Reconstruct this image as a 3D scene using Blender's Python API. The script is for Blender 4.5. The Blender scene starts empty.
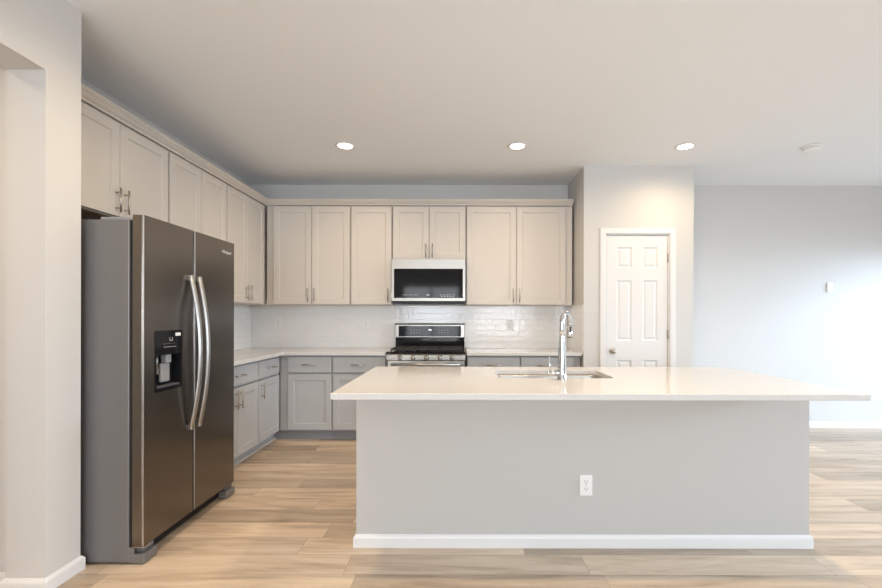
import bpy, bmesh, math
from mathutils import Vector, Matrix
from mathutils.geometry import tessellate_polygon
PI = math.pi
SC = bpy.context.scene
COL = SC.collection

# ---------------------------------------------------------------- camera
CH = 1.27
cd = bpy.data.cameras.new('camera'); cam = bpy.data.objects.new('camera', cd); COL.objects.link(cam)
cam.location = (0, 0, CH); cam.rotation_euler = (PI/2, -.0020, 0)
cd.sensor_width = 36; cd.lens = 18.0; cd.shift_x = -19/882; cd.shift_y = 23/882
cd.clip_start = 0.05
SC.camera = cam

# ---------------------------------------------------------------- world, lights, exposure
CEIL = 2.795
w = bpy.data.worlds.new('world'); SC.world = w; w.use_nodes = True
bg = w.node_tree.nodes['Background']; bg.inputs[0].default_value = (.90, .95, 1.0, 1); bg.inputs[1].default_value = 1.5
SC.view_settings.view_transform = 'Standard'; SC.view_settings.look = 'None'
SC.view_settings.exposure = 0.08; SC.view_settings.gamma = 1.0; SC.view_settings.use_curve_mapping = False

def area(name, loc, rot, sx, sy, power, col):
    l = bpy.data.lights.new(name, 'AREA'); l.shape = 'RECTANGLE'; l.size = sx; l.size_y = sy
    l.energy = power; l.color = col
    o = bpy.data.objects.new(name, l); COL.objects.link(o); o.location = loc; o.rotation_euler = rot
    return o
DAY = (.59, .78, 1.0)
# added daylight source for the unseen patio door, coming down and in
area('fill_patio_door', (8.4, 2.5, 2.55), (0, math.radians(76), math.radians(-12)), 1.3, 2.8, 440, DAY)
# added daylight fill for the unseen right wall window and rear windows
area('fill_side_window', (6.9, 0.9, 2.2), (0, math.radians(73), math.radians(-8)), 1.2, 2.4, 270, (.68, .84, 1.0))
area('fill_rear_windows', (.2, -4.3, 1.35), (math.radians(97), 0, 0), 4.0, 1.7, 300, (.88, .94, 1.0))
WARM = (1.0, .75, .48)
SPOT_W = 45

# ---------------------------------------------------------------- materials
def mat(name, col, rough=.5, metal=0, spec=.5, **kw):
    m = bpy.data.materials.new(name); m.use_nodes = True
    b = m.node_tree.nodes['Principled BSDF']
    b.inputs['Base Color'].default_value = (*col, 1); b.inputs['Roughness'].default_value = rough
    b.inputs['Metallic'].default_value = metal; b.inputs['Specular IOR Level'].default_value = spec
    for k, v in kw.items(): b.inputs[k.replace('_', ' ')].default_value = v
    return m
def nd(m, t, **kw):
    n = m.node_tree.nodes.new(t)
    for k, v in kw.items(): setattr(n, k, v)
    return n
def lk(m, a, b): m.node_tree.links.new(a, b)
def bsdf(m): return m.node_tree.nodes['Principled BSDF']

def painted(name, col, rough=.55, bump=.03, scale=220, spec=.35):
    m = mat(name, col, rough, spec=spec)
    tc = nd(m, 'ShaderNodeTexCoord'); n = nd(m, 'ShaderNodeTexNoise'); n.inputs['Scale'].default_value = scale
    bp = nd(m, 'ShaderNodeBump'); bp.inputs['Strength'].default_value = bump; bp.inputs['Distance'].default_value = .002
    lk(m, tc.outputs['Object'], n.inputs['Vector']); lk(m, n.outputs['Fac'], bp.inputs['Height']); lk(m, bp.outputs[0], bsdf(m).inputs['Normal'])
    return m
WALL = painted('wall_paint', (.64, .63, .615), .7, .05)
CEILM = painted('ceiling_paint', (.86, .88, .90), .85, .05)
TRIM = painted('white_trim_paint', (.78, .78, .78), .35, .01)
ISLP = painted('island_grey_paint', (.53, .525, .51), .6, .04)
UPC = painted('upper_cabinet_paint', (.65, .605, .555), .38, .01)
LOC = painted('lower_cabinet_paint', (.455, .46, .47), .38, .01)
TOE = painted('toe_kick_paint', (.27, .275, .29), .5, .01)
NICK = mat('brushed_nickel', (.50, .47, .43), .3, 1)
CHROME = mat('chrome', (.66, .67, .69), .12, 1)
BLACK = mat('black_gloss', (.012, .012, .014), .06, spec=.15)
BLKM = mat('black_matte', (.02, .02, .022), .5)
BADGE = mat('bright_badge_metal', (.9, .9, .9), .45, .4)
DGREY = mat('dark_grey_plastic', (.10, .10, .105), .35)
MGREY = mat('mid_grey_plastic', (.30, .30, .31), .35)
WPLAST = mat('white_plastic', (.85, .85, .84), .3)
WMARK = mat('white_print', (.8, .8, .8), .5)
IRON = mat('cast_iron', (.03, .027, .025), .6)
WOODB = mat('dark_cabinet_underside', (.22, .12, .07), .6)

def brushed(name, col, rough, aniso=.6, axis='Z', metal=1.0):
    m = mat(name, col, rough, metal)
    b = bsdf(m); b.inputs['Anisotropic'].default_value = aniso
    t = nd(m, 'ShaderNodeTangent', direction_type='RADIAL', axis=axis); lk(m, t.outputs[0], b.inputs['Tangent'])
    return m
FRDOOR = brushed('dark_stainless', (.205, .185, .168), .27, .5)
STEEL = brushed('stainless', (.36, .345, .32), .36, .3, 'X')
STEELH = mat('satin_stainless', (.50, .49, .475), .36, 1)
FRSIDE = mat('fridge_side_grey', (.20, .195, .195), .42, .35)
SINKM = mat('sink_steel', (.50, .48, .46), .3, 1)

QUARTZ = mat('white_quartz', (.80, .78, .76), .09, spec=.6)
_n = nd(QUARTZ, 'ShaderNodeTexNoise'); _n.inputs['Scale'].default_value = 60; _n.inputs['Detail'].default_value = 4
_tc = nd(QUARTZ, 'ShaderNodeTexCoord'); lk(QUARTZ, _tc.outputs['Object'], _n.inputs['Vector'])
_r = nd(QUARTZ, 'ShaderNodeValToRGB'); _r.color_ramp.elements[0].position = .35; _r.color_ramp.elements[0].color = (.67, .66, .65, 1)
_r.color_ramp.elements[1].position = .6; _r.color_ramp.elements[1].color = (.69, .68, .67, 1)
lk(QUARTZ, _n.outputs['Fac'], _r.inputs[0]); lk(QUARTZ, _r.outputs[0], bsdf(QUARTZ).inputs['Base Color'])

GLASS = bpy.data.materials.new('window_glass'); GLASS.use_nodes = True
nt = GLASS.node_tree; nt.nodes.clear()
_o = nt.nodes.new('ShaderNodeOutputMaterial'); _mx = nt.nodes.new('ShaderNodeMixShader'); _t = nt.nodes.new('ShaderNodeBsdfTransparent'); _g = nt.nodes.new('ShaderNodeBsdfGlossy')
_g.inputs['Roughness'].default_value = .02; _mx.inputs[0].default_value = .08
nt.links.new(_t.outputs[0], _mx.inputs[1]); nt.links.new(_g.outputs[0], _mx.inputs[2]); nt.links.new(_mx.outputs[0], _o.inputs[0])

def emit(name, col, s):
    m = mat(name, (1, 1, 1), .4); b = bsdf(m)
    b.inputs['Emission Color'].default_value = (*col, 1); b.inputs['Emission Strength'].default_value = s
    return m
LENS = emit('lamp_lens', (1, .90, .74), 9)
CLOCK = emit('clock_digits', (.8, .9, 1), 2)

# floor: wide vinyl oak planks running left to right
FLOOR = mat('oak_planks', (.5, .35, .22), .36, spec=.5)
def m_(op, a, b=None, c=None, m=FLOOR):
    n = nd(m, 'ShaderNodeMath', operation=op)
    for i, v in enumerate((a, b, c)):
        if v is None: continue
        if isinstance(v, (int, float)): n.inputs[i].default_value = v
        else: lk(m, v, n.inputs[i])
    return n.outputs[0]
def floor_nodes():
    m = FLOOR; tc = nd(m, 'ShaderNodeTexCoord'); sp = nd(m, 'ShaderNodeSeparateXYZ'); lk(m, tc.outputs['Object'], sp.inputs[0])
    W, L = .182, 1.22
    yr = m_('DIVIDE', m_('ADD', sp.outputs['Y'], 20.03), W); row = m_('FLOOR', yr); fy = m_('FRACT', yr)
    wn = nd(m, 'ShaderNodeTexWhiteNoise', noise_dimensions='1D'); lk(m, row, wn.inputs['W'])
    xr = m_('DIVIDE', m_('ADD', m_('ADD', sp.outputs['X'], 20), m_('MULTIPLY', wn.outputs['Value'], L)), L)
    colx = m_('FLOOR', xr); fx = m_('FRACT', xr)
    cb = nd(m, 'ShaderNodeCombineXYZ'); lk(m, row, cb.inputs[0]); lk(m, colx, cb.inputs[1])
    wc = nd(m, 'ShaderNodeTexWhiteNoise', noise_dimensions='3D'); lk(m, cb.outputs[0], wc.inputs['Vector'])
    # plank-shifted coordinates for the grain
    gx = m_('ADD', m_('MULTIPLY', sp.outputs['X'], 1.0), m_('MULTIPLY', wc.outputs['Value'], 37.0))
    gy = m_('ADD', m_('MULTIPLY', sp.outputs['Y'], 9.0), m_('MULTIPLY', row, 3.7))
    g = nd(m, 'ShaderNodeCombineXYZ'); lk(m, gx, g.inputs[0]); lk(m, gy, g.inputs[1])
    n1 = nd(m, 'ShaderNodeTexNoise'); n1.inputs['Scale'].default_value = 1.5; n1.inputs['Detail'].default_value = 5; n1.inputs['Roughness'].default_value = .6; n1.inputs['Distortion'].default_value = .6
    lk(m, g.outputs[0], n1.inputs['Vector'])
    g2 = nd(m, 'ShaderNodeCombineXYZ'); lk(m, m_('MULTIPLY', gx, 3.0), g2.inputs[0]); lk(m, m_('MULTIPLY', gy, 9.0), g2.inputs[1])
    n2 = nd(m, 'ShaderNodeTexNoise'); n2.inputs['Scale'].default_value = 1.6; n2.inputs['Detail'].default_value = 4; lk(m, g2.outputs[0], n2.inputs['Vector'])
    r1 = nd(m, 'ShaderNodeValToRGB'); e = r1.color_ramp.elements
    e[0].position = .26; e[0].color = (.35, .245, .155, 1); e[1].position = .78; e[1].color = (.68, .545, .40, 1)
    e2 = e.new(.5); e2.color = (.55, .41, .275, 1)
    lk(m, n1.outputs['Fac'], r1.inputs[0])
    # value variation plank to plank and fine grain
    v = m_('ADD', m_('ADD', .70, m_('MULTIPLY', wc.outputs['Value'], .56)), m_('MULTIPLY', m_('SUBTRACT', n2.outputs['Fac'], .5), .32))
    hs = nd(m, 'ShaderNodeHueSaturation'); lk(m, r1.outputs[0], hs.inputs['Color']); lk(m, v, hs.inputs['Value'])
    hs.inputs['Saturation'].default_value = .81
    # seams
    ey = m_('LESS_THAN', m_('MINIMUM', fy, m_('SUBTRACT', 1, fy)), .007); ex = m_('LESS_THAN', m_('MINIMUM', fx, m_('SUBTRACT', 1, fx)), .0011)
    s = m_('MAXIMUM', ex, ey)
    mx = nd(m, 'ShaderNodeMix', data_type='RGBA'); lk(m, m_('MULTIPLY', s, .55), mx.inputs['Factor']); lk(m, hs.outputs[0], mx.inputs['A']); mx.inputs['B'].default_value = (.2, .13, .08, 1)
    lk(m, mx.outputs['Result'], bsdf(m).inputs['Base Color'])
    bp = nd(m, 'ShaderNodeBump'); bp.inputs['Strength'].default_value = .08; bp.inputs['Distance'].default_value = .002
    lk(m, m_('SUBTRACT', n2.outputs['Fac'], m_('MULTIPLY', s, 1.0)), bp.inputs['Height']); lk(m, bp.outputs[0], bsdf(m).inputs['Normal'])
floor_nodes()

# glossy white handmade-look subway tile; (u, v) = (running axis, Z)
def tile(name, axis):
    m = mat(name, (.74, .735, .72), .12, spec=.5)
    tc = nd(m, 'ShaderNodeTexCoord'); sp = nd(m, 'ShaderNodeSeparateXYZ'); lk(m, tc.outputs['Object'], sp.inputs[0])
    cb = nd(m, 'ShaderNodeCombineXYZ'); lk(m, sp.outputs[axis], cb.inputs[0]); lk(m, m_('SUBTRACT', sp.outputs['Z'], .914, m=m), cb.inputs[1])
    br = nd(m, 'ShaderNodeTexBrick'); lk(m, cb.outputs[0], br.inputs['Vector'])
    br.inputs['Color1'].default_value = (.88, .87, .855, 1); br.inputs['Color2'].default_value = (.85, .84, .825, 1); br.inputs['Mortar'].default_value = (.79, .78, .76, 1)
    br.inputs['Scale'].default_value = 1; br.inputs['Mortar Size'].default_value = .0016; br.inputs['Mortar Smooth'].default_value = .4
    br.inputs['Brick Width'].default_value = .20; br.inputs['Row Height'].default_value = .066
    lk(m, br.outputs['Color'], bsdf(m).inputs['Base Color'])
    n = nd(m, 'ShaderNodeTexNoise'); n.inputs['Scale'].default_value = 22; lk(m, tc.outputs['Object'], n.inputs['Vector'])
    h = m_('SUBTRACT', m_('MULTIPLY', n.outputs['Fac'], .9, m=m), m_('MULTIPLY', br.outputs['Fac'], .8, m=m), m=m)
    bp = nd(m, 'ShaderNodeBump'); bp.inputs['Strength'].default_value = .35; bp.inputs['Distance'].default_value = .006
    lk(m, h, bp.inputs['Height']); lk(m, bp.outputs[0], bsdf(m).inputs['Normal'])
    return m
TILEX = tile('subway_tile_x', 'X'); TILEY = tile('subway_tile_y', 'Y')

# ---------------------------------------------------------------- mesh helpers
class MB:
    def __init__(s, M=None): s.v = []; s.f = []; s.sm = []; s.M = M or Matrix()
    def add(s, vs, fs, smooth=False, M=None):
        n = len(s.v); T = s.M @ M if M is not None else s.M
        s.v += [T @ Vector(p) for p in vs]; s.f += [tuple(n+i for i in f) for f in fs]; s.sm += [smooth]*len(fs)
    def box(s, x0, x1, y0, y1, z0, z1, bev=0, seg=2, smooth=False):
        x0, x1 = min(x0, x1), max(x0, x1); y0, y1 = min(y0, y1), max(y0, y1); z0, z1 = min(z0, z1), max(z0, z1)
        vs = [(x, y, z) for z in (z0, z1) for y in (y0, y1) for x in (x0, x1)]
        fs = [(0, 2, 3, 1), (4, 5, 7, 6), (0, 1, 5, 4), (2, 6, 7, 3), (0, 4, 6, 2), (1, 3, 7, 5)]
        if bev:
            b = bmesh.new(); bv = [b.verts.new(p) for p in vs]
            for f in fs: b.faces.new([bv[i] for i in f])
            bmesh.ops.bevel(b, geom=b.edges[:], offset=bev, segments=seg, profile=.5, affect='EDGES')
            b.verts.index_update()
            vs = [v.co[:] for v in b.verts]; fs = [tuple(v.index for v in f.verts) for f in b.faces]; b.free()
        s.add(vs, fs, smooth)
    def lathe(s, prof, c, axis='Z', seg=28, smooth=True):
        """prof: (radius, height) pairs"""
        vs = []; fs = []
        for r, h in prof:
            for k in range(seg):
                a = 2*PI*k/seg; u, v = r*math.cos(a), r*math.sin(a)
                p = {'Z': (u, v, h), 'X': (h, u, v), 'Y': (v, h, u)}[axis]
                vs.append((c[0]+p[0], c[1]+p[1], c[2]+p[2]))
        for i in range(len(prof)-1):
            for k in range(seg):
                a, b = i*seg+k, i*seg+(k+1) % seg
                fs.append((a, b, b+seg, a+seg))
        s.add(vs, fs, smooth)
        caps = []
        if prof[0][0] > 1e-6: caps.append(tuple(range(seg))[::-1])
        if prof[-1][0] > 1e-6: caps.append(tuple(range((len(prof)-1)*seg, len(prof)*seg)))
        if caps:
            n = len(s.v)-len(vs)
            for cpf in caps: s.f.append(tuple(n+i for i in cpf)); s.sm.append(False)
    def tube(s, pts, rad, seg=14, ry=None, up=(0, 0, 1)):
        """round (or elliptical, ry) tube along points; rad number or list"""
        pts = [Vector(p) for p in pts]; n = len(pts)
        R = rad if isinstance(rad, (list, tuple)) else [rad]*n
        vs = []; fs = []; prev = None
        for i, p in enumerate(pts):
            t = (pts[min(i+1, n-1)]-pts[max(i-1, 0)]).normalized()
            if prev is None:
                a = Vector(up)
                if abs(a.dot(t)) > .95: a = Vector((1, 0, 0))
                u = (a-t*a.dot(t)).normalized()
            else: u = (prev-t*prev.dot(t)).normalized()
            prev = u; q = t.cross(u)
            for k in range(seg):
                an = 2*PI*k/seg
                vs.append(p+u*math.cos(an)*R[i]+q*math.sin(an)*(ry if ry else R[i]))
        for i in range(n-1):
            for k in range(seg):
                a, b = i*seg+k, i*seg+(k+1) % seg
                fs.append((a, b, b+seg, a+seg))
        s.add(vs, fs, True); m = len(s.v)-len(vs)
        s.f.append(tuple(m+i for i in range(seg))[::-1]); s.sm.append(False)
        s.f.append(tuple(m+(n-1)*seg+i for i in range(seg))); s.sm.append(False)
    def plate(s, outer, holes, d0, d1, M=None, hole_walls=True):
        """extruded polygon with holes; 2-D loops in (x, z), y from d0 (front) to d1 (back)"""
        loops = [outer]+holes
        flat = [p for l in loops for p in l]
        tris = tessellate_polygon([[Vector((p[0], p[1], 0)) for p in l] for l in loops])
        n = len(flat)
        vs = [(p[0], d0, p[1]) for p in flat]+[(p[0], d1, p[1]) for p in flat]; fs = []
        for t in tris: fs.append(tuple(t)); fs.append(tuple(n+i for i in t[::-1]))
        k = 0
        for j, l in enumerate(loops):
            if j == 0 or hole_walls:
                for i in range(len(l)):
                    a, b = k+i, k+(i+1) % len(l); fs.append((a, b, b+n, a+n))
            k += len(l)
        s.add(vs, fs, False, M)
    def panel_door(s, x0, x1, z0, z1, yf, th, rects, prof, edge=.002):
        """framed slab facing -Y: face with sunk panels; prof = (inset, depth) rings"""
        e = edge
        out = [(x0+e, z0+e), (x1-e, z0+e), (x1-e, z1-e), (x0+e, z1-e)]
        holes = [[(a, c), (b, c), (b, d), (a, d)] for a, b, c, d in rects]
        loops = [out]+holes; flat = [p for l in loops for p in l]
        tris = tessellate_polygon([[Vector((p[0], p[1], 0)) for p in l] for l in loops])
        s.add([(p[0], yf, p[1]) for p in flat], [tuple(t) for t in tris])
        oe = [(x0, z0), (x1, z0), (x1, z1), (x0, z1)]
        vs = [(p[0], yf, p[1]) for p in out]+[(p[0], yf+e, p[1]) for p in oe]+[(p[0], yf+th, p[1]) for p in oe]
        fs = [(i, (i+1) % 4, 4+(i+1) % 4, 4+i) for i in range(4)]+[(4+i, 4+(i+1) % 4, 8+(i+1) % 4, 8+i) for i in range(4)]+[(8, 9, 10, 11)]
        s.add(vs, fs)
        for a, b, c, d in rects:
            vs = []; fs = []
            for k, (ins, dep) in enumerate(prof):
                vs += [(a+ins, yf+dep, c+ins), (b-ins, yf+dep, c+ins), (b-ins, yf+dep, d-ins), (a+ins, yf+dep, d-ins)]
                if k: fs += [(4*(k-1)+i, 4*(k-1)+(i+1) % 4, 4*k+(i+1) % 4, 4*k+i) for i in range(4)]
            k = len(prof)-1; fs.append((4*k, 4*k+1, 4*k+2, 4*k+3)); s.add(vs, fs)
    def build(s, name, m, parent=None, label=None, local=False):
        me = bpy.data.meshes.new(name)
        vs = s.v
        root = parent
        while root is not None and root.parent: root = root.parent
        if root is not None and not local:
            inv = (Matrix.Translation(root.location) @ root.rotation_euler.to_matrix().to_4x4()).inverted()
            vs = [inv @ v for v in vs]
        me.from_pydata([tuple(v) for v in vs], [], s.f); me.update()
        b = bmesh.new(); b.from_mesh(me); bmesh.ops.recalc_face_normals(b, faces=b.faces); b.to_mesh(me); b.free()
        me.polygons.foreach_set('use_smooth', s.sm)
        me.materials.append(m)
        o = bpy.data.objects.new(name, me); COL.objects.link(o)
        if parent: o.parent = parent
        if label: o['label'] = label
        return o
def rrect(x0, x1, z0, z1, r, n=6):
    out = []
    for cx, cz, a0 in ((x1-r, z0+r, -PI/2), (x1-r, z1-r, 0), (x0+r, z1-r, PI/2), (x0+r, z0+r, PI)):
        for k in range(n+1):
            a = a0+PI/2*k/n; out.append((cx+r*math.cos(a), cz+r*math.sin(a)))
    return out
def rect(x0, x1, z0, z1): return [(x0, z0), (x1, z0), (x1, z1), (x0, z1)]
def thing(name, label, cat, loc=(0, 0, 0), rz=0, group=None):
    o = bpy.data.objects.new(name, None); COL.objects.link(o); o.empty_display_size = .1
    o.location = loc; o.rotation_euler = (0, 0, rz); o['label'] = label; o['category'] = cat
    if group: o['group'] = group
    return o
def tag(o, label, cat, group=None):
    o['label'] = label; o['category'] = cat
    if group: o['group'] = group
    return o
def struct(name, mb, m):
    o = mb.build(name, m); o['kind'] = 'structure'; return o
def sbox(name, m, *a, bev=0):
    mb = MB(); mb.box(*a, bev=bev); return struct(name, mb, m)

# ---------------------------------------------------------------- room shell
XL, YB = -2.416, 5.10                 # kitchen left wall, back wall
PX0, PX1, PY = 1.245, 2.35, 4.44      # pantry box
PW = -1.90                            # face of the wall with the opening
XR, YR = 5.60, -3.60
sbox('floor', FLOOR, -4.2, XR, YR, 5.22, -.12, 0)
sbox('ceiling', CEILM, -4.2, XR+.15, YR-.15, 5.25, CEIL, CEIL+.15)
sbox('wall_left', WALL, XL-.14, XL, 2.21, 5.24, 0, CEIL)
sbox('wall_back', WALL, XL, XR, YB, YB+.14, 0, CEIL)
# wall with a tall cased opening to the hallway (opening Y 0.55..2.02, to 2.40)
mb = MB(); mb.plate([(YR, 0), (.55, 0), (.55, 2.40), (2.02, 2.40), (2.02, 0), (2.21, 0), (2.21, CEIL), (YR, CEIL)], [], 0, .18,
                    Matrix.Translation((PW-.18, 0, 0)) @ Matrix(((0, 1, 0, 0), (1, 0, 0, 0), (0, 0, 1, 0), (0, 0, 0, 1))))
struct('wall_opening', mb, WALL)
mb = MB(); mb.box(-4.2, PW-.18, 2.07, 2.21, 0, CEIL); mb.box(-4.2, PW-.18, .35, .5, 0, CEIL); mb.box(-4.2, -4.05, .5, 2.07, 0, CEIL)
struct('wall_hallway', mb, WALL)
# pantry walls: front with doorway, sides
DX0, DX1, DZ = 1.477, 2.093, 2.096
mb = MB(); mb.plate([(PX0, 0), (DX0-.012, 0), (DX0-.012, DZ+.012), (DX1+.012, DZ+.012), (DX1+.012, 0), (PX1, 0), (PX1, CEIL), (PX0, CEIL)], [], PY, PY+.115)
mb.box(PX0, PX0+.115, PY+.115, YB, 0, CEIL); mb.box(PX1-.115, PX1, PY+.115, YB, 0, CEIL)
struct('wall_pantry', mb, WALL)
# right wall with openings for the added patio door and window
MR = Matrix.Translation((XR, 0, 0)) @ Matrix(((0, 1, 0, 0), (1, 0, 0, 0), (0, 0, 1, 0), (0, 0, 0, 1)))
mb = MB(); mb.plate([(YR, 0), (2.65, 0), (2.65, 2.10), (4.75, 2.10), (4.75, 0), (YB+.14, 0), (YB+.14, CEIL), (YR, CEIL)], [rect(.1, 2.3, .75, 2.15)], 0, .15, MR)
struct('wall_right', mb, WALL)
mb = MB(); mb.plate(rect(PW-.2, XR+.15, 0, CEIL), [rect(-1.7, .0, .6, 2.25), rect(.4, 2.1, .6, 2.25)], YR-.15, YR)
struct('wall_rear', mb, WALL)
def glazing(name, plane, a0, a1, z0, z1, div, kind='X'):
    mb = MB(); g = MB(); t = .05
    def bx(b, p, q, u, v, c0, c1):
        if kind == 'X': b.box(plane+c0, plane+c1, p, q, u, v)
        else: b.box(p, q, plane+c0, plane+c1, u, v)
    bx(mb, a0, a1, z0, z0+t, .04, .11); bx(mb, a0, a1, z1-t, z1, .04, .11)
    for i in range(div+1):
        c = a0+(a1-a0)*i/div; lo = max(a0, c-t/2 if 0 < i < div else c-t); hi = min(a1, lo+t)
        bx(mb, lo, hi, z0+t, z1-t, .04, .11)
    bx(g, a0+t, a1-t, z0+t, z1-t, .072, .078)
    f = struct(name, mb, TRIM); p = g.build('window_glass', GLASS, f); p['kind'] = 'structure'
glazing('added_door_2', XR, 2.65, 4.75, 0, 2.10, 2)  # unseen patio door, added where the right-hand daylight needs a source
glazing('added_window_1', XR, .1, 2.3, .75, 2.15, 2)  # unseen side window, added to light the left cabinets
glazing('added_window_2', YR-.15, -1.7, 0, .6, 2.25, 2, 'Y')  # unseen rear window, added for fill from behind the camera
glazing('added_window_3', YR-.15, .4, 2.1, .6, 2.25, 2, 'Y')  # second unseen rear window, added for the same fill

# baseboards: profile swept along a path (left side of travel is the wall)
BBP = [(0, 0), (.014, 0), (.014, .052), (.011, .060), (.006, .066), (.003, .070), (0, .070)]
def sweep(path, prof, mb, base=0, closed=False):
    """outward = right of travel direction"""
    P = [Vector((*p, 0)) for p in path]; n = len(P); k = len(prof); vs = []; fs = []
    for i, p in enumerate(P):
        d0 = (p-P[i-1]).normalized() if i else None; d1 = (P[i+1]-p).normalized() if i < n-1 else None
        nn = lambda d: Vector((d.y, -d.x, 0))
        if d0 is None: m, sc = nn(d1), 1
        elif d1 is None: m, sc = nn(d0), 1
        else:
            m = (nn(d0)+nn(d1)).normalized(); sc = 1/max(.3, m.dot(nn(d0)))
        for o, z in prof: q = p+m*o*sc; vs.append((q.x, q.y, base+z))
    for i in range(n-1):
        for j in range(k):
            a, b = i*k+j, i*k+(j+1) % k; fs.append((a, b, b+k, a+k))
    fs.append(tuple(range(k))[::-1]); fs.append(tuple((n-1)*k+j for j in range(k)))
    mb.add(vs, fs)
def bb(name, *paths):
    mb = MB()
    for p in paths: sweep(p, BBP, mb)
    return struct(name, mb, TRIM)
bb('baseboard_left', [(PW-.18, 2.07), (PW-.18, 2.02), (PW, 2.02), (PW, 2.21), (PW-.06, 2.21)])
bb('baseboard_hallway', [(-4.05, 2.07), (PW-.195, 2.07)], [(-4.05, .5), (-4.05, 2.055)])
bb('baseboard_near_left', [(PW, YR), (PW, .55), (PW-.18, .55)])
bb('baseboard_back', [(PX1, YB), (XR, YB)])
bb('baseboard_pantry', [(PX0+.02, PY), (1.40, PY)], [(2.152, PY), (PX1, PY), (PX1, YB-.015)])
bb('baseboard_right', [(XR, 2.62), (XR, YR)], [(XR, YB-.015), (XR, 4.78)])

# backsplash tile
sbox('wall_backsplash_back', TILEX, XL+.009, PX0-.009, YB-.008, YB, .70, 1.40)
sbox('wall_backsplash_left', TILEY, XL, XL+.008, 3.20, YB-.009, .70, 1.40)
sbox('wall_backsplash_pantry', TILEY, PX0-.008, PX0, 4.455, YB-.009, .90, 1.40)

# pantry door, casing, knob, hinges
mb = MB()
CP = [(0, 0), (.010, 0), (.016, .012), (.018, .045), (.016, .057), (0, .057)]
def casing(mb):
    t = .058
    o = rect(DX0-.014-t, DX1+.014+t, 0, DZ+.014+t)
    pts = [(DX0-.014-t, 0), (DX0-.014, 0), (DX0-.014, DZ+.014), (DX1+.014, DZ+.014), (DX1+.014, 0), (DX1+.014+t, 0), (DX1+.014+t, DZ+.014+t), (DX0-.014-t, DZ+.014+t)]
    mb.plate(pts, [], PY-.012, PY-.0005)
    t = .044
    pts = [(DX0-.02-t, 0), (DX0-.02, 0), (DX0-.02, DZ+.02), (DX1+.02, DZ+.02), (DX1+.02, 0), (DX1+.02+t, 0), (DX1+.02+t, DZ+.02+t), (DX0-.02-t, DZ+.02+t)]
    mb.plate(pts, [], PY-.018, PY-.012)
casing(mb)
mb.box(DX0-.012, DX0-.002, PY, PY+.115, 0, DZ+.01); mb.box(DX1+.002, DX1+.012, PY, PY+.115, 0, DZ+.01); mb.box(DX0-.002, DX1+.002, PY, PY+.115, DZ+.002, DZ+.012)
mb.box(DX0-.002, DX0+.012, PY+.045, PY+.06, 0, DZ); mb.box(DX1-.012, DX1+.002, PY+.045, PY+.06, 0, DZ)
struct('trim_1', mb, TRIM)
cols = ((1.579, 1.730), (1.840, 1.990)); rows = ((1.766, 1.977), (1.034, 1.643), (.215, .839))
mb = MB()
mb.panel_door(DX0+.001, DX1-.001, .01, DZ-.001, PY+.006, .036, [(a, b, c, d) for a, b in cols for c, d in rows],
              [(0, 0), (.008, .007), (.016, .009), (.020, .009), (.036, .002), (.040, .002)])
dr = struct('door_1', mb, TRIM)
mb = MB(); mb.lathe([(0, -.062), (.018, -.060), (.026, -.050), (.028, -.040), (.022, -.028), (.011, -.020), (.010, -.008), (.030, -.006), (.031, 0)], (1.535, PY+.006, .93), 'Y')
mb.build('door_knob', NICK, dr, 'satin nickel round door knob')
for z in (1.87, 1.10, .28):
    mb = MB(); mb.tube([(DX1+.001, PY-.002, z-.045), (DX1+.001, PY-.002, z+.045)], .0055, 10); mb.box(DX1-.008, DX1-.001, PY+.002, PY+.0055, z-.045, z+.045)
    mb.build('door_hinge', NICK, dr, 'satin nickel hinge')

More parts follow.
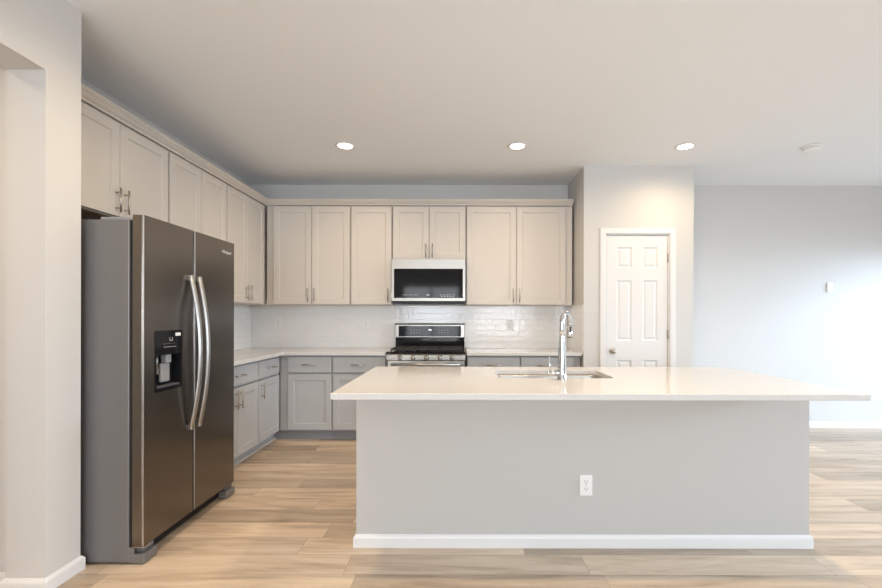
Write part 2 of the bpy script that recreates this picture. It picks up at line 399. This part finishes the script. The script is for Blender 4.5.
# ---------------------------------------------------------------- cabinets
SHK = [(0, 0), (.004, .002), (.008, .0085), (.010, .0085)]
def pull(mb, x, z, yf, vert, ln=.150):
    r = .0055; o = yf-.030; h = ln/2; s = .048
    if vert:
        mb.tube([(x, o, z-h), (x, o, z+h)], r, 12)
        for q in (-s, s): mb.tube([(x, yf, z+q), (x, o, z+q)], .0045, 8, up=(1, 0, 0))
    else:
        mb.tube([(x-h, o, z), (x+h, o, z)], r, 12)
        for q in (-s, s): mb.tube([(x+q, yf, z), (x+q, o, z)], .0045, 8, up=(1, 0, 0))
def cabinet(name, label, cat, group, loc, rz, w, h, d, m, fronts, toe=False, hb=.012, under=None, shoe=False, toe_in=.075, cw=None, tx=0, tw=0):
    r = thing(name, label, cat, loc, rz, group)
    cw = cw or w
    b = MB(); z0 = .105 if toe else 0
    t = .018; dd = d; d = d-.010
    b.box(0, t, -d, 0, z0, h); b.box(cw-t, cw, -d, 0, z0, h); b.box(t, cw-t, -d+.0, 0, z0, z0+t); b.box(t, cw-t, -.006, 0, z0+t, h)
    b.box(t, cw-t, -d, 0, h-t, h); b.box(t, cw-t, -d, -d+t, z0+t, h-t)
    b.build('body', m, r, local=True); d = dd
    if under:
        b = MB(); b.box(t, cw-t, -d+.02, -.01, z0-.004, z0); b.build('bottom_panel', under, r, 'unpainted brown underside', local=True)
    if toe:
        b = MB(); b.box(tx, cw+tw, -(d-toe_in), -(d-toe_in)+.016, 0, z0)
        tk = b.build('toe_kick', TOE if not shoe else LOC, r, local=True)
        if shoe:
            b = MB(); b.box(0, cw+tw, -(d-toe_in)-.012, -(d-toe_in), 0, .018, bev=.004); b.build('shoe_moulding', UPC, tk, local=True)
    for f in fronts:
        kind, x0, x1, za, zb, hd = f
        b = MB(); yf = -d-.020
        if kind == 'door':
            st = .060
            b.panel_door(x0, x1, za, zb, yf, .0195, [(x0+st, x1-st, za+st, zb-st)], SHK, .0025)
        else:
            b.box(x0, x1, yf, yf+.0195, za, zb, bev=.003)
        p = b.build(kind, m, r, local=True)
        if hd:
            b = MB(); pull(b, hd[1], hd[2], yf, hd[0] == 'v'); b.build('handle', NICK, p, 'brushed nickel bar pull', local=True)
    return r
ZU, HU = 1.40, 1.076        # wall cabinet bottom, height
G1 = 'light greige wall cabinets'
dz = (.006, HU-.012)
g = .007
def doors2(w, z0, z1, hz, x0=0, gap=.0025):
    c = x0+w/2
    return [('door', x0+g, c-gap, z0, z1, ('v', c-gap-.032, hz)), ('door', c+gap, x0+w-g, z0, z1, ('v', c+gap+.032, hz))]
DU = .309                   # carcass depth, faces land at Y 4.77
cabinet('wall_cabinet', 'light greige two-door wall cabinet in the back left corner, left of the single-door one', 'cabinet', G1, (-2.100, YB-.001, ZU), 0, .910, HU, DU, UPC,
        doors2(.838-.0, *dz, .105, x0=.074))
cabinet('wall_cabinet', 'narrow single-door greige wall cabinet just left of the microwave', 'cabinet', G1, (-1.186, YB-.001, ZU), 0, .449, HU, DU, UPC,
        [('door', g, .449-g, *dz, ('v', .449-g-.034, .105))])
cabinet('wall_cabinet', 'short two-door greige wall cabinet directly above the microwave', 'cabinet', G1, (-.733, YB-.001, 1.889), 0, .795, HU-.489, DU, UPC,
        doors2(.795, .004, HU-.489-.012, .095))
cabinet('wall_cabinet', 'wide two-door greige wall cabinet right of the microwave beside the pantry wall', 'cabinet', G1, (.066, YB-.001, ZU), 0, 1.152, HU, DU, UPC,
        doors2(1.084, *dz, .105))
# left run (local x -> +Y, front -> +X)
L = lambda y, z: (XL+.001, y, z)
DL = .287
cabinet('wall_cabinet', 'short two-door greige cabinet over the refrigerator, nearest the camera', 'cabinet', G1, L(2.275, 1.882), PI/2, .918, 2.476-1.882, DL, UPC,
        doors2(.918, .004, 2.476-1.882-.012, .100), under=WOODB)
cabinet('wall_cabinet', 'greige left-wall cabinet with bottom and handles hidden behind the refrigerator', 'cabinet', G1, L(3.197, ZU), PI/2, .790, HU, DL, UPC,
        doors2(.790, *dz, .105))
cabinet('wall_cabinet', 'two-door greige left-wall cabinet at the inner corner, over the corner worktop', 'cabinet', G1, L(3.991, ZU), PI/2, .768, HU, DL, UPC,
        doors2(.768, *dz, .105), cw=1.09)
mb = MB()
CR = [(-.020, 0), (.004, 0), (.006, .012), (.012, .016), (.022, .022), (.040, .040), (.048, .044), (.050, .052), (.058, .056), (.058, .064), (-.020, .064)]
CR = [(o_, z_*.84) for o_, z_ in CR]
sweep([(-2.108, 2.275), (-2.108, 4.770), (1.215, 4.770)], CR, mb, 2.4775)
tag(mb.build('crown_moulding', UPC), 'stepped greige crown moulding running along the tops of the wall cabinets', 'moulding')

# base cabinets
G2 = 'grey base cabinets'
HB = .878
dr_z = (.702, .862); do_z = (.118, .684)
DBL = .572
cabinet('base_cabinet', 'grey base cabinet, one drawer over two doors, beside the refrigerator', 'cabinet', G2, L(3.222, 0), PI/2, .780, HB, DBL, LOC,
        [('drawer', g, .780-g, *dr_z, ('h', .415, .782))] + doors2(.780, *do_z, .590), toe=True, shoe=True)
cabinet('base_cabinet', 'narrow grey left-wall base cabinet with one drawer over one door', 'cabinet', G2, L(4.004, 0), PI/2, .500, HB, DBL, LOC,
        [('drawer', g, .455, *dr_z, ('h', .245, .782)), ('door', g, .455, *do_z, ('v', .045, .590))], toe=True, shoe=True, tw=.068)
DBB = .589
cabinet('base_cabinet', 'grey base cabinet on the back wall at the left corner, door without a handle', 'cabinet', G2, (-1.840, YB-.001, 0), 0, .539, HB, DBB, LOC,
        [('drawer', .088, .539-g, *dr_z, ('h', .315, .782)), ('door', .088, .539-g, *do_z, None)], toe=True, toe_in=.068, tx=-.075)
cabinet('base_cabinet', 'grey drawer-and-door base cabinet directly left of the range', 'cabinet', G2, (-1.299, YB-.001, 0), 0, .548, HB, DBB, LOC,
        [('drawer', g, .548-g, *dr_z, ('h', .274, .782)), ('door', g, .548-g, *do_z, ('v', .500, .590))], toe=True, toe_in=.068)
cabinet('base_cabinet', 'grey base cabinet directly right of the range, mostly hidden by the island', 'cabinet', G2, (.072, YB-.001, 0), 0, .543, HB, DBB, LOC,
        [('drawer', g, .543-g, *dr_z, ('h', .272, .782))] + doors2(.543, *do_z, .590), toe=True, toe_in=.068)
cabinet('base_cabinet', 'grey base cabinet at the right end against the pantry wall', 'cabinet', G2, (.617, YB-.001, 0), 0, .617, HB, DBB, LOC,
        [('drawer', g, .540, *dr_z, ('h', .25, .782))] + doors2(.545, *do_z, .590), toe=True, toe_in=.068)

# worktops
def top_plate(outer, holes, z0, z1):
    """outer/holes in (x, y); slab from z0 to z1"""
    mb = MB(); M = Matrix(((1, 0, 0, 0), (0, 0, 1, 0), (0, -1, 0, 0), (0, 0, 0, 1)))
    mb.plate(outer, holes, -z1, -z0, M); return mb
xw, yw = XL+.009, YB-.009
mb = top_plate([(xw, 3.200), (-1.780, 3.200), (-1.780, 4.452), (-.750, 4.452), (-.750, yw), (xw, yw)], [], .880, .912)
o = mb.build('countertop', QUARTZ); tag(o, 'L-shaped white quartz countertop along the left wall to the range', 'countertop')
mb = top_plate(rect(.068, PX0-.010, 4.452, yw), [], .880, .912)
o2 = mb.build('countertop', QUARTZ); tag(o2, 'short white quartz countertop between the range and the pantry wall', 'countertop')
for q in (o, o2):
    md = q.modifiers.new('edge', 'BEVEL'); md.width = .003; md.segments = 2; md.limit_method = 'ANGLE'

# ---------------------------------------------------------------- island
IX0, IX1, IY0, IY1, IZ = -.571, 1.932, 2.437, 3.190, .872
r = thing('kitchen_island', 'long grey-painted kitchen island base with white baseboard, standing mid-floor', 'island', (.68, 2.8, 0))
mb = MB(); t = .115
mb.box(IX0, IX1, IY0, IY0+t, 0, IZ); mb.box(IX0, IX0+t, IY0+t, IY1-.02, 0, IZ); mb.box(IX1-t, IX1, IY0+t, IY1-.02, 0, IZ)
mb.build('panel_wall', ISLP, r)
mb = MB(); mb.box(IX0+t, IX1-t, IY1-.04, IY1-.02, .10, IZ); mb.box(IX0+t, IX1-t, IY1-.09, IY1-.075, 0, .10); mb.build('cabinet_frame', LOC, r)
R180 = Matrix.Translation((0, IY1-.020, 0)) @ Matrix.Rotation(PI, 4, 'Z')
xs = [IX0+t+.01+i*(IX1-IX0-2*t-.02)/5 for i in range(6)]
for a, b in zip(xs, xs[1:]):
    mb = MB(R180); x0, x1 = -b+.004, -a-.004
    mb.panel_door(x0, x1, .118, .86, -.020, .0195, [(x0+.06, x1-.06, .178, .80)], SHK, .0025); p = mb.build('door', LOC, r)
    mb = MB(R180); pull(mb, x1-.035, .76, -.020, True); mb.build('handle', NICK, p)
mb = MB(); sweep([(IX0, IY1-.03), (IX0, IY0), (IX1, IY0), (IX1, IY1-.03)], BBP, mb)
# (outward side is the room)
mb.v = mb.v; mb.build('baseboard', TRIM, r, 'white baseboard')
SX0, SX1, SY0, SY1 = .235, .935, 2.640, 3.050
mb = top_plate(rect(-.618, 1.960, 2.100, 3.240), [rrect(SX0, SX1, SY0, SY1, .05)], .874, .905)
o = mb.build('island_countertop', QUARTZ); tag(o, 'long white quartz slab on the island, with the sink cut into it', 'countertop')
md = o.modifiers.new('edge', 'BEVEL'); md.width = .003; md.segments = 2; md.limit_method = 'ANGLE'

# sink
r = thing('kitchen_sink', 'stainless undermount sink set in the island countertop behind the faucet', 'sink', ((SX0+SX1)/2, (SY0+SY1)/2, .66))
mb = MB(); levels = [(-.022, .872), (0.0, .872), (.003, .86), (.006, .70), (.02, .672), (.05, .664)]
vs = []; fs = []; n = None
for ins, z in levels:
    lp = rrect(SX0+ins, SX1-ins, SY0+ins, SY1-ins, max(.02, .05-ins*.3)); n = len(lp); vs += [(p[0], p[1], z) for p in lp]
for i in range(len(levels)-1):
    for k in range(n): a, b = i*n+k, i*n+(k+1) % n; fs.append((a, b, b+n, a+n))
fs.append(tuple((len(levels)-1)*n+k for k in range(n)))
mb.add(vs, fs, True); o = mb.build('basin', SINKM, r)
md = o.modifiers.new('thick', 'SOLIDIFY'); md.thickness = .0012; md.offset = 1
mb = MB(); mb.lathe([(0, .667), (.012, .667), (.03, .6665), (.044, .669), (.046, .666)], ((SX0+SX1)/2, SY1-.14, 0)); mb.build('drain', CHROME, r)
# strainer basket resting up by the rim at middle
mb = MB(); mb.box(.49, .56, SY1-.012, SY1-.006, .80, .815, bev=.002); mb.build('overflow_clip', CHROME, r)

# faucet
FX, FY = .593, 2.560
r = thing('kitchen_faucet', 'tall chrome gooseneck pull-down faucet standing on the island behind the sink', 'faucet', (FX, FY, .905))
r['label'] = 'tall chrome gooseneck pull-down faucet rising from the island countertop'
mb = MB(); mb.lathe([(.030, .9055), (.030, .912), (.0265, .918), (.0255, .960), (.0235, 1.02), (.0190, 1.12), (.0165, 1.16), (.0160, 1.165)], (FX, FY, 0)); mb.build('base', CHROME, r)
d = Vector((.62, .78, 0)).normalized(); R = .052
pts = [Vector((FX, FY, 1.16)), Vector((FX, FY, 1.20))]
for k in range(0, 17):
    a = PI-PI*1.02*k/16; pts.append(Vector((FX, FY, 1.24))+d*(R+R*math.cos(a))+Vector((0, 0, R*math.sin(a))))
e = pts[-1]
mb = MB(); mb.tube(pts, .0150, 18); mb.build('spout', CHROME, r)
mb = MB(); mb.tube([e, e+Vector((0, 0, -.012))], .0165, 16); mb.tube([e+Vector((0, 0, -.012)), e+Vector((0, 0, -.068)), e+Vector((0, 0, -.084))], [.016, .0185, .0165], 16); h = mb.build('spray_head', CHROME, r)
mb = MB(); mb.box(e.x-.005, e.x+.005, e.y-.0195, e.y-.015, e.z-.055, e.z-.022, bev=.001); mb.build('spray_button', BLKM, h, 'black button')
mb = MB(); mb.tube([e+Vector((0, 0, -.0845)), e+Vector((0, 0, -.089))], .014, 16); mb.build('nozzle', BLKM, h, 'black nozzle')
mb = MB(); mb.tube([(FX-.02, FY, .948), (FX-.078, FY, .948)], [.0165, .0165], 18); mb.lathe([(.018, -.006), (.0185, 0), (.012, .004), (0, .005)], (FX-.078, FY, .948), 'X'); mb.build('valve', CHROME, r)
mb = MB(); mb.tube([(FX-.070, FY, .955), (FX-.072, FY, .99), (FX-.074, FY, 1.045)], [.006, .0045, .004], 10); mb.build('lever', CHROME, r)

# ---------------------------------------------------------------- refrigerator
Y0, Y1, YG = 2.252, 3.165, 2.683
r = thing('refrigerator', 'dark stainless side-by-side refrigerator with ice dispenser, left of the kitchen', 'refrigerator', (-2.0, 2.7, 0))
mb = MB(); mb.box(-2.395, -1.690, Y0, Y1, .012, 1.765, bev=.004); 
mb.box(-1.691, -1.665, Y0+.001, Y0+.012, .013, .088); mb.build('case', FRSIDE, r)
for y in (Y0+.05, Y1-.05): mb = MB(); mb.box(-1.85, -1.645, y-.035, y+.035, 1.766, 1.782, bev=.004); mb.build('hinge_cover', MGREY, r)
mb = MB(); mb.box(-1.72, -1.672, Y0+.10, Y1-.10, .018, .080, bev=.003)
for k in range(9): z = .026+k*.006; mb.box(-1.672, -1.669, Y0+.12, Y1-.12, z, z+.0025)
mb.build('kick_grille', BLKM, r)
for y0, y1 in ((Y0, Y0+.105), (Y1-.105, Y1)):
    mb = MB(); mb.box(-1.690, -1.612, y0, y1, .006, .052, bev=.004); mb.box(-1.690, -1.635, y0+.03, y1, .052, .082, bev=.003); mb.build('foot_cover', FRSIDE, r)
mb = MB(); mb.box(-1.688, -1.615, Y0+.004, Y0+.05, .0845, .0895, bev=.001); mb.build('bottom_hinge', CHROME, r, 'bright metal hinge')
for x in (-2.30, -1.74):
    for y in (Y0+.16, Y1-.16): mb = MB(); mb.lathe([(.02, 0), (.02, .0115)], (x, y, 0), seg=14); mb.build('roller', BLKM, r)
mb = MB(); mb.box(-1.690, -1.672, Y0+.012, Y1-.012, .09, 1.765); mb.build('door_gasket', BLKM, r)
ZD0, ZD1, XD = .092, 1.790, -1.618
TF = Matrix(((0, -1, 0, 0), (1, 0, 0, 0), (0, 0, 1, 0), (0, 0, 0, 1)))   # plate (x=Y world, depth y=-X)
# freezer door with dispenser recess
dy0, dy1, dz0, dz1 = 2.338, 2.566, .864, 1.192
def fdoor(y0, y1, hole):
    mb = MB(); b = .010
    holes = [rrect(dy0, dy1, dz0, dz1, .012, 3)] if hole else []
    # front face + rounded vertical edges
    outer = rect(y0+b, y1-b, ZD0+.003, ZD1-.003)
    fl = [outer]+holes; flat = [p for l in fl for p in l]
    tr = tessellate_polygon([[Vector((p[0], p[1], 0)) for p in l] for l in fl])
    mb.add([(XD, p[0], p[1]) for p in flat], [tuple(t) for t in tr])
    prof = []
    for k in range(7): a = PI/2*k/6; prof.append((XD-b+b*math.cos(a), y1-b+b*math.sin(a)))
    for k in range(7): a = -PI/2+PI/2*k/6; prof.append((XD-b+b*math.cos(a), y0+b+b*math.sin(a)))
    mb.box(-1.672, XD-b, y0, y0+.004, ZD0, ZD1); mb.box(-1.672, XD-b, y1-.004, y1, ZD0, ZD1)
    if not hole: mb.box(-1.672, XD-b-.006, y0+.004, y1-.004, ZD0+.001, ZD1-.001)
    n = len(prof); vs = [(p[0], p[1], ZD0) for p in prof]+[(p[0], p[1], ZD1) for p in prof]
    mb.add(vs, [(i, i+1, i+1+n, i+n) for i in range(n-1) if i != 6], True)
    mb.add(vs, [tuple(range(n)), tuple(range(n, 2*n))])
    mb.add([(XD, y0+b, ZD0), (XD, y1-b, ZD0), (XD, y1-b, ZD0+.003), (XD, y0+b, ZD0+.003), (XD, y0+b, ZD1-.003), (XD, y1-b, ZD1-.003), (XD, y1-b, ZD1), (XD, y0+b, ZD1)], [(0, 1, 2, 3), (4, 5, 6, 7)])
    return mb
dl = fdoor(Y0, YG-.005, True).build('door', FRDOOR, r, 'freezer door with water and ice dispenser')
drr = fdoor(YG+.005, Y1, False).build('door', FRDOOR, r, 'plain fresh food door')
for y, p in ((Y0, dl), (YG+.005, drr)):
    mb = MB(); mb.box(XD-.004, XD+.0012, y+.0005, y+.0065, ZD0+.002, ZD1-.002, bev=.001); mb.build('edge_highlight', STEELH, p, 'pale strip for the highlight on the door edge')  # lighter strip stands in for the rounded edge's highlight
# dispenser
mb = MB()
zc = 1.062
mb.plate(rrect(dy0-.001, dy1+.001, dz0-.001, dz1+.001, .012, 3), [rect(dy0+.012, dy1-.012, dz0+.018, zc)], -(XD+.002), -(XD-.004), TF)
mb.box(XD-.052, XD-.048, dy0+.006, dy1-.006, dz0+.012, zc+.006)
mb.box(XD-.05, XD-.004, dy0+.006, dy0+.012, dz0+.012, zc); mb.box(XD-.05, XD-.004, dy1-.012, dy1-.006, dz0+.012, zc)
mb.box(XD-.05, XD-.004, dy0+.006, dy1-.006, dz0+.012, dz0+.018); mb.box(XD-.05, XD-.004, dy0+.006, dy1-.006, zc, zc+.006)
mb.build('dispenser_housing', BLACK, dl, 'gloss black dispenser surround')
mb = MB(); cy = (dy0+dy1)/2+.015
mb.box(XD-.044, XD-.026, cy-.040, cy+.034, .905, 1.010, bev=.006); mb.build('dispenser_paddle', MGREY, dl, 'grey dispenser paddle')
mb = MB(); mb.box(XD-.044, XD-.010, cy-.020, cy+.022, 1.012, 1.058, bev=.004); mb.build('ice_chute', MGREY, dl)
mb = MB(); mb.lathe([(.012, .985), (.014, 1.055)], (XD-.028, dy0+.045, 0)); mb.box(XD-.04, XD-.018, dy0+.03, dy0+.062, .955, .992, bev=.004); mb.build('water_spout', STEELH, dl)
mb = MB(); mb.box(XD-.046, XD+.001, dy0+.02, dy1-.02, dz0+.019, dz0+.026, bev=.001); mb.build('drip_tray', DGREY, dl)
mb = MB(); q = XD+.0025
for k in range(6): mb.box(q, q+.0005, dy0+.07+k*.018, dy0+.078+k*.018, 1.100, 1.103)
for k in range(5): mb.box(q, q+.0005, dy0+.068+k*.022, dy0+.071+k*.022, 1.118, 1.121)
mb.box(q, q+.0005, cy-.012, cy+.012, 1.135, 1.137); mb.box(q, q+.0005, cy-.012, cy-.010, 1.137, 1.155); mb.box(q, q+.0005, cy+.010, cy+.012, 1.137, 1.155)
mb.build('control_marks', WMARK, dl, 'small white control symbols')
mb = MB(); mb.box(q, q+.0006, dy1-.062, dy1-.016, 1.160, 1.178); mb.build('sticker', WPLAST, dl, 'small white sticker')
# curved bar handles
for yy, p in ((YG-.048, dl), (YG+.034, drr)):
    pts = []
    for k in range(25):
        s_ = -1+2*k/24; z = 1.055+.455*s_; pts.append((XD+.012+.056*(1-s_*s_), yy, z))
    mb = MB(); mb.tube(pts, .0095, 14, ry=.018, up=(1, 0, 0))
    for s_ in (-1, 1): mb.box(XD, XD+.024, yy-.013, yy+.013, 1.055+.445*s_-.016, 1.055+.445*s_+.016, bev=.003)
    mb.build('handle', STEELH, p, 'satin silver bowed door handle')
def text(body, size, M, m, parent, name, label=None):
    c = bpy.data.curves.new(name, 'FONT'); c.body = body; c.size = size; c.extrude = .0004; c.align_x = 'CENTER'
    o = bpy.data.objects.new(name, c); COL.objects.link(o)
    me = bpy.data.meshes.new_from_object(o.evaluated_get(bpy.context.evaluated_depsgraph_get()))
    bpy.data.objects.remove(o)
    root = parent
    while root.parent: root = root.parent
    me.transform((Matrix.Translation(root.location) @ root.rotation_euler.to_matrix().to_4x4()).inverted() @ M)
    me.materials.clear(); me.materials.append(m)
    q = bpy.data.objects.new(name, me); COL.objects.link(q); q.parent = parent
    if label: q['label'] = label
    return q
MX = Matrix(((0, 0, 1, XD+.0008), (1, 0, 0, 3.055), (0, 1, 0, 1.705), (0, 0, 0, 1)))   # text facing +X
text('Whirlpool', .028, MX, BADGE, drr, 'badge', 'small silver maker badge')

# ---------------------------------------------------------------- range
r = thing('gas_range', 'stainless slide-in gas range with five front knobs, in the back wall run', 'range', (-.34, 4.78, 0))
RX0, RX1 = -.737, .055; RC = (RX0+RX1)/2
mb = MB(); mb.box(RX0+.004, RX1-.004, 4.475, 5.07, .05, .895, bev=.002); mb.build('body', DGREY, r)
for x in (RX0+.05, RX1-.05):
    for y in (4.53, 5.0): mb = MB(); mb.lathe([(.018, 0), (.018, .05)], (x, y, 0), seg=12); mb.build('foot', BLKM, r)
mb = MB(); mb.box(RX0, RX1, 4.44, 5.02, .896, .916, bev=.004); mb.build('cooktop', BLACK, r, 'black gas cooktop')
for i in range(3):
    mb = MB(); gx0 = RX0+.03+i*.247; gx1 = gx0+.237
    for y in (4.50, 4.97): mb.box(gx0, gx1, y-.006, y+.006, .930, .944, bev=.002)
    for x in (gx0+.006, (gx0+gx1)/2, gx1-.006): mb.box(x-.006, x+.006, 4.506, 4.964, .930, .944, bev=.002)
    for y in (4.66, 4.80): mb.box(gx0+.012, gx1-.012, y-.005, y+.005, .930, .944, bev=.002)
    for x in (gx0+.006, gx1-.006):
        for y in (4.50, 4.97): mb.box(x-.006, x+.006, y-.006, y+.006, .9165, .930)
    mb.build('grate', IRON, r, 'black cast iron grate')
for x, y in ((RX0+.15, 4.60), (RX0+.15, 4.87), (RC, 4.735), (RX1-.15, 4.60), (RX1-.15, 4.87)):
    mb = MB(); mb.lathe([(.045, .9165), (.045, .922), (.03, .924), (.03, .928), (0, .929)], (x, y, 0)); mb.build('burner', BLKM, r)
# sloped front knob panel
mb = MB(); a = [(4.44, .895), (4.425, .885), (4.425, .838), (4.474, .838), (4.474, .895)]
mb.add([(RX0, y, z) for y, z in a]+[(RX1, y, z) for y, z in a], [(0, 1, 2, 3, 4), (5, 6, 7, 8, 9)]+[(i, (i+1) % 5, 5+(i+1) % 5, 5+i) for i in range(5)])
mb.build('control_panel', STEEL, r)
for x in (399.9, 413, 426.5, 440, 452):
    X = (x-460)*4.42/441
    mb = MB(); mb.lathe([(.024, 0), (.024, -.006), (.020, -.010), (.019, -.030), (.016, -.034), (0, -.034)], (X, 4.4248, .862), 'Y'); k = mb.build('knob', STEELH, r)
    mb = MB(); mb.box(X-.002, X+.002, 4.389, 4.3905, .862, .879); mb.build('pointer', BLKM, k)
mb = MB(); mb.box(RX0+.006, RX1-.006, 4.430, 4.474, .245, .830, bev=.004); od = mb.build('oven_door', STEEL, r)
mb = MB(); mb.box(RX0+.11, RX1-.11, 4.4275, 4.4295, .36, .745); mb.build('oven_window', BLACK, od)
mb = MB(); mb.tube([(RX0+.05, 4.385, .795), (RX1-.05, 4.385, .795)], .012, 14)
for x in (RX0+.075, RX1-.075): mb.box(x-.012, x+.012, 4.385, 4.4305, .786, .804, bev=.003)
mb.build('oven_handle', STEELH, od)
mb = MB(); mb.box(RX0+.006, RX1-.006, 4.436, 4.474, .065, .235, bev=.004); mb.build('drawer', STEEL, r)
# back guard
mb = MB(); mb.box(RX0+.006, RX1-.004, 5.00, 5.08, .917, 1.035, bev=.003); mb.build('vent_panel', BLACK, r)
mb = MB(); mb.box(RX0, RX1, 4.985, 5.085, 1.036, 1.185, bev=.006); bk = mb.build('backguard', STEEL, r)
mb = MB(); mb.box(RX0-.002, RX1+.002, 4.982, 5.086, 1.1855, 1.198, bev=.003); mb.build('backguard_cap', DGREY, bk, 'dark top edge')
mb = MB(); mb.box(RX0+.045, RX1-.045, 4.981, 4.9845, 1.050, 1.168, bev=.001); mb.build('display', BLACK, bk)
mb = MB()
for k in range(3): mb.box(RC-.012+k*.012, RC-.005+k*.012, 4.980, 4.9808, 1.118, 1.130)
mb.build('clock', CLOCK, bk, 'lit clock digits')
for xo in (-.22, .10):
    for j in (0, 1):
        mb = MB()
        for k in range(4): mb.box(RC+xo+k*.032, RC+xo+.015+k*.032, 4.980, 4.9808, 1.09+j*.03, 1.093+j*.03)
        mb.build('control_marks', MGREY, bk)

# ---------------------------------------------------------------- microwave
r = thing('microwave_oven', 'stainless over-the-range microwave with black glass door, under the short cabinet', 'microwave', (-.335, 4.9, 1.43))
MX0, MX1 = -.728, .056
mb = MB(); mb.box(MX0, MX1, 4.712, 5.088, 1.437, 1.884, bev=.003); mb.build('case', DGREY, r)
mb = MB(); mb.box(MX0+.01, MX1-.01, 4.73, 5.05, 1.416, 1.4365); mb.box(MX0+.1, MX0+.3, 4.76, 4.9, 1.412, 1.416); mb.box(MX1-.3, MX1-.1, 4.76, 4.9, 1.412, 1.416); mb.build('vent_grille', BLKM, r)
mb = MB(); mb.plate(rrect(MX0, MX1, 1.440, 1.882, .006, 3), [rect(MX0+.026, MX1-.026, 1.470, 1.782)], 4.680, 4.711); dm = mb.build('door', STEEL, r)
mb = MB(); mb.box(MX0+.0265, MX1-.0265, 4.684, 4.708, 1.4705, 1.7815); mb.build('glass', BLACK, dm, 'black glass front')
mb = MB()
for k in range(8): mb.box(-.61+k*.022, -.598+k*.022, 4.6832, 4.6838, 1.502, 1.506)
mb.build('control_marks', WMARK, dm, 'row of small white touch control marks'); mb = MB()
for k in range(7): mb.box(-.21+k*.024, -.198+k*.024, 4.6832, 4.6838, 1.502, 1.506)
for k in range(5): mb.box(-.20+k*.03, -.185+k*.03, 4.6832, 4.6838, 1.485, 1.489)
mb.build('control_marks', WMARK, dm, 'two rows of small white touch control marks'); mb = MB(); mb.box(-.36, -.325, 4.6832, 4.6838, 1.50, 1.506)
mb.build('control_mark', WMARK, dm, 'single white mark in the middle')

# ---------------------------------------------------------------- wall plates, detector, ceiling lights
def outlet(label, M, group=None, m=WPLAST):
    r = thing('power_outlet', label, 'outlet', M.translation, 0, group)
    mb = MB(M); mb.box(-.035, .035, -.006, -.0005, -.0575, .0575, bev=.002); mb.build('cover_plate', m, r)
    for z in (-.020, .020):
        mb = MB(M); mb.plate(rrect(-.0165, .0165, z-.0145, z+.0145, .008, 4), [], -.0085, -.0062); s = mb.build('socket', m, r)
        mb = MB(M)
        mb.box(-.0085, -.006, -.0092, -.0086, z-.002, z+.008); mb.box(.006, .0085, -.0092, -.0086, z-.002, z+.007); mb.lathe([(0, -.0092), (.003, -.0092), (.003, -.0086)], (0, 0, z-.008), 'Y', 10)
        mb.build('slot', DGREY, s, 'dark socket slots')
    mb = MB(M); mb.lathe([(0, -.0075), (.003, -.007), (.003, -.006)], (0, 0, 0), 'Y', 10); mb.build('screw', NICK, r)
T = Matrix.Translation
outlet('white duplex outlet on the front of the grey island', T((.697, IY0, .343)))
outlet('white outlet on the tile backsplash near the left corner', T((-2.095, YB-.008, 1.205)))
outlet('white outlet on the tile backsplash left of the range', T((-1.085, YB-.008, 1.185)))
outlet('white outlet on the tile backsplash right of the range', T((.575, YB-.008, 1.175)))
r = thing('wall_control', 'small white control box alone high on the far right wall', 'wall control', (4.27, YB, 1.62))
mb = MB(); mb.box(4.238, 4.302, YB-.016, YB-.0005, 1.565, 1.675, bev=.004); mb.build('cover', WPLAST, r)
mb = MB(); mb.box(4.262, 4.278, YB-.0175, YB-.0162, 1.60, 1.64); mb.build('switch', TRIM, r)

r = thing('smoke_detector', 'round white smoke detector on the ceiling at the right', 'smoke detector', (3.13, 3.93, CEIL))
mb = MB(); mb.lathe([(.080, -.0005), (.082, -.012), (.072, -.018)], (3.13, 3.93, CEIL), seg=36); mb.build('mounting_base', WPLAST, r)
mb = MB(); mb.lathe([(.068, -.0185), (.070, -.034), (.060, -.044), (.03, -.049), (0, -.050)], (3.13, 3.93, CEIL), seg=36); mb.build('cover', WPLAST, r)

def downlight(x, y, label, power=SPOT_W):
    r = thing('recessed_light', label, 'ceiling light', (x, y, CEIL), 0, 'round recessed ceiling lights')
    mb = MB(); mb.lathe([(.088, -.0005), (.088, -.004), (.080, -.008), (.066, -.006), (.064, -.0015)], (x, y, CEIL), seg=36); mb.build('trim_ring', TRIM, r)
    mb = MB(); mb.lathe([(0, -.0055), (.050, -.0050), (.063, -.0035), (.063, -.0012)], (x, y, CEIL), seg=36); mb.build('lens', LENS, r, 'glowing warm white lens')
    l = bpy.data.lights.new('lamp', 'SPOT'); l.energy = power; l.color = WARM; l.spot_size = math.radians(168); l.spot_blend = 1.0; l.shadow_soft_size = .055
    o = bpy.data.objects.new('lamp', l); COL.objects.link(o); o.parent = r; o.location = (0, 0, -.02)
    return r
downlight(-1.025, 3.93, 'glowing recessed ceiling light at left, nearest the left wall cabinets')
downlight(.508, 3.93, 'glowing recessed ceiling light in the middle, over the sink')
downlight(2.005, 3.93, 'glowing recessed ceiling light at right, in front of the pantry door')
for x in (-1.025, .508, 2.005): downlight(x, 2.02, 'added unseen recessed ceiling light of the near row, above the camera side of the island', 72)  # near row out of view, added for its light
downlight(-2.62, 1.15, 'unseen recessed ceiling light added in the hallway beyond the opening', 75)  # unseen lamp added as the source of the warm light on the jamb
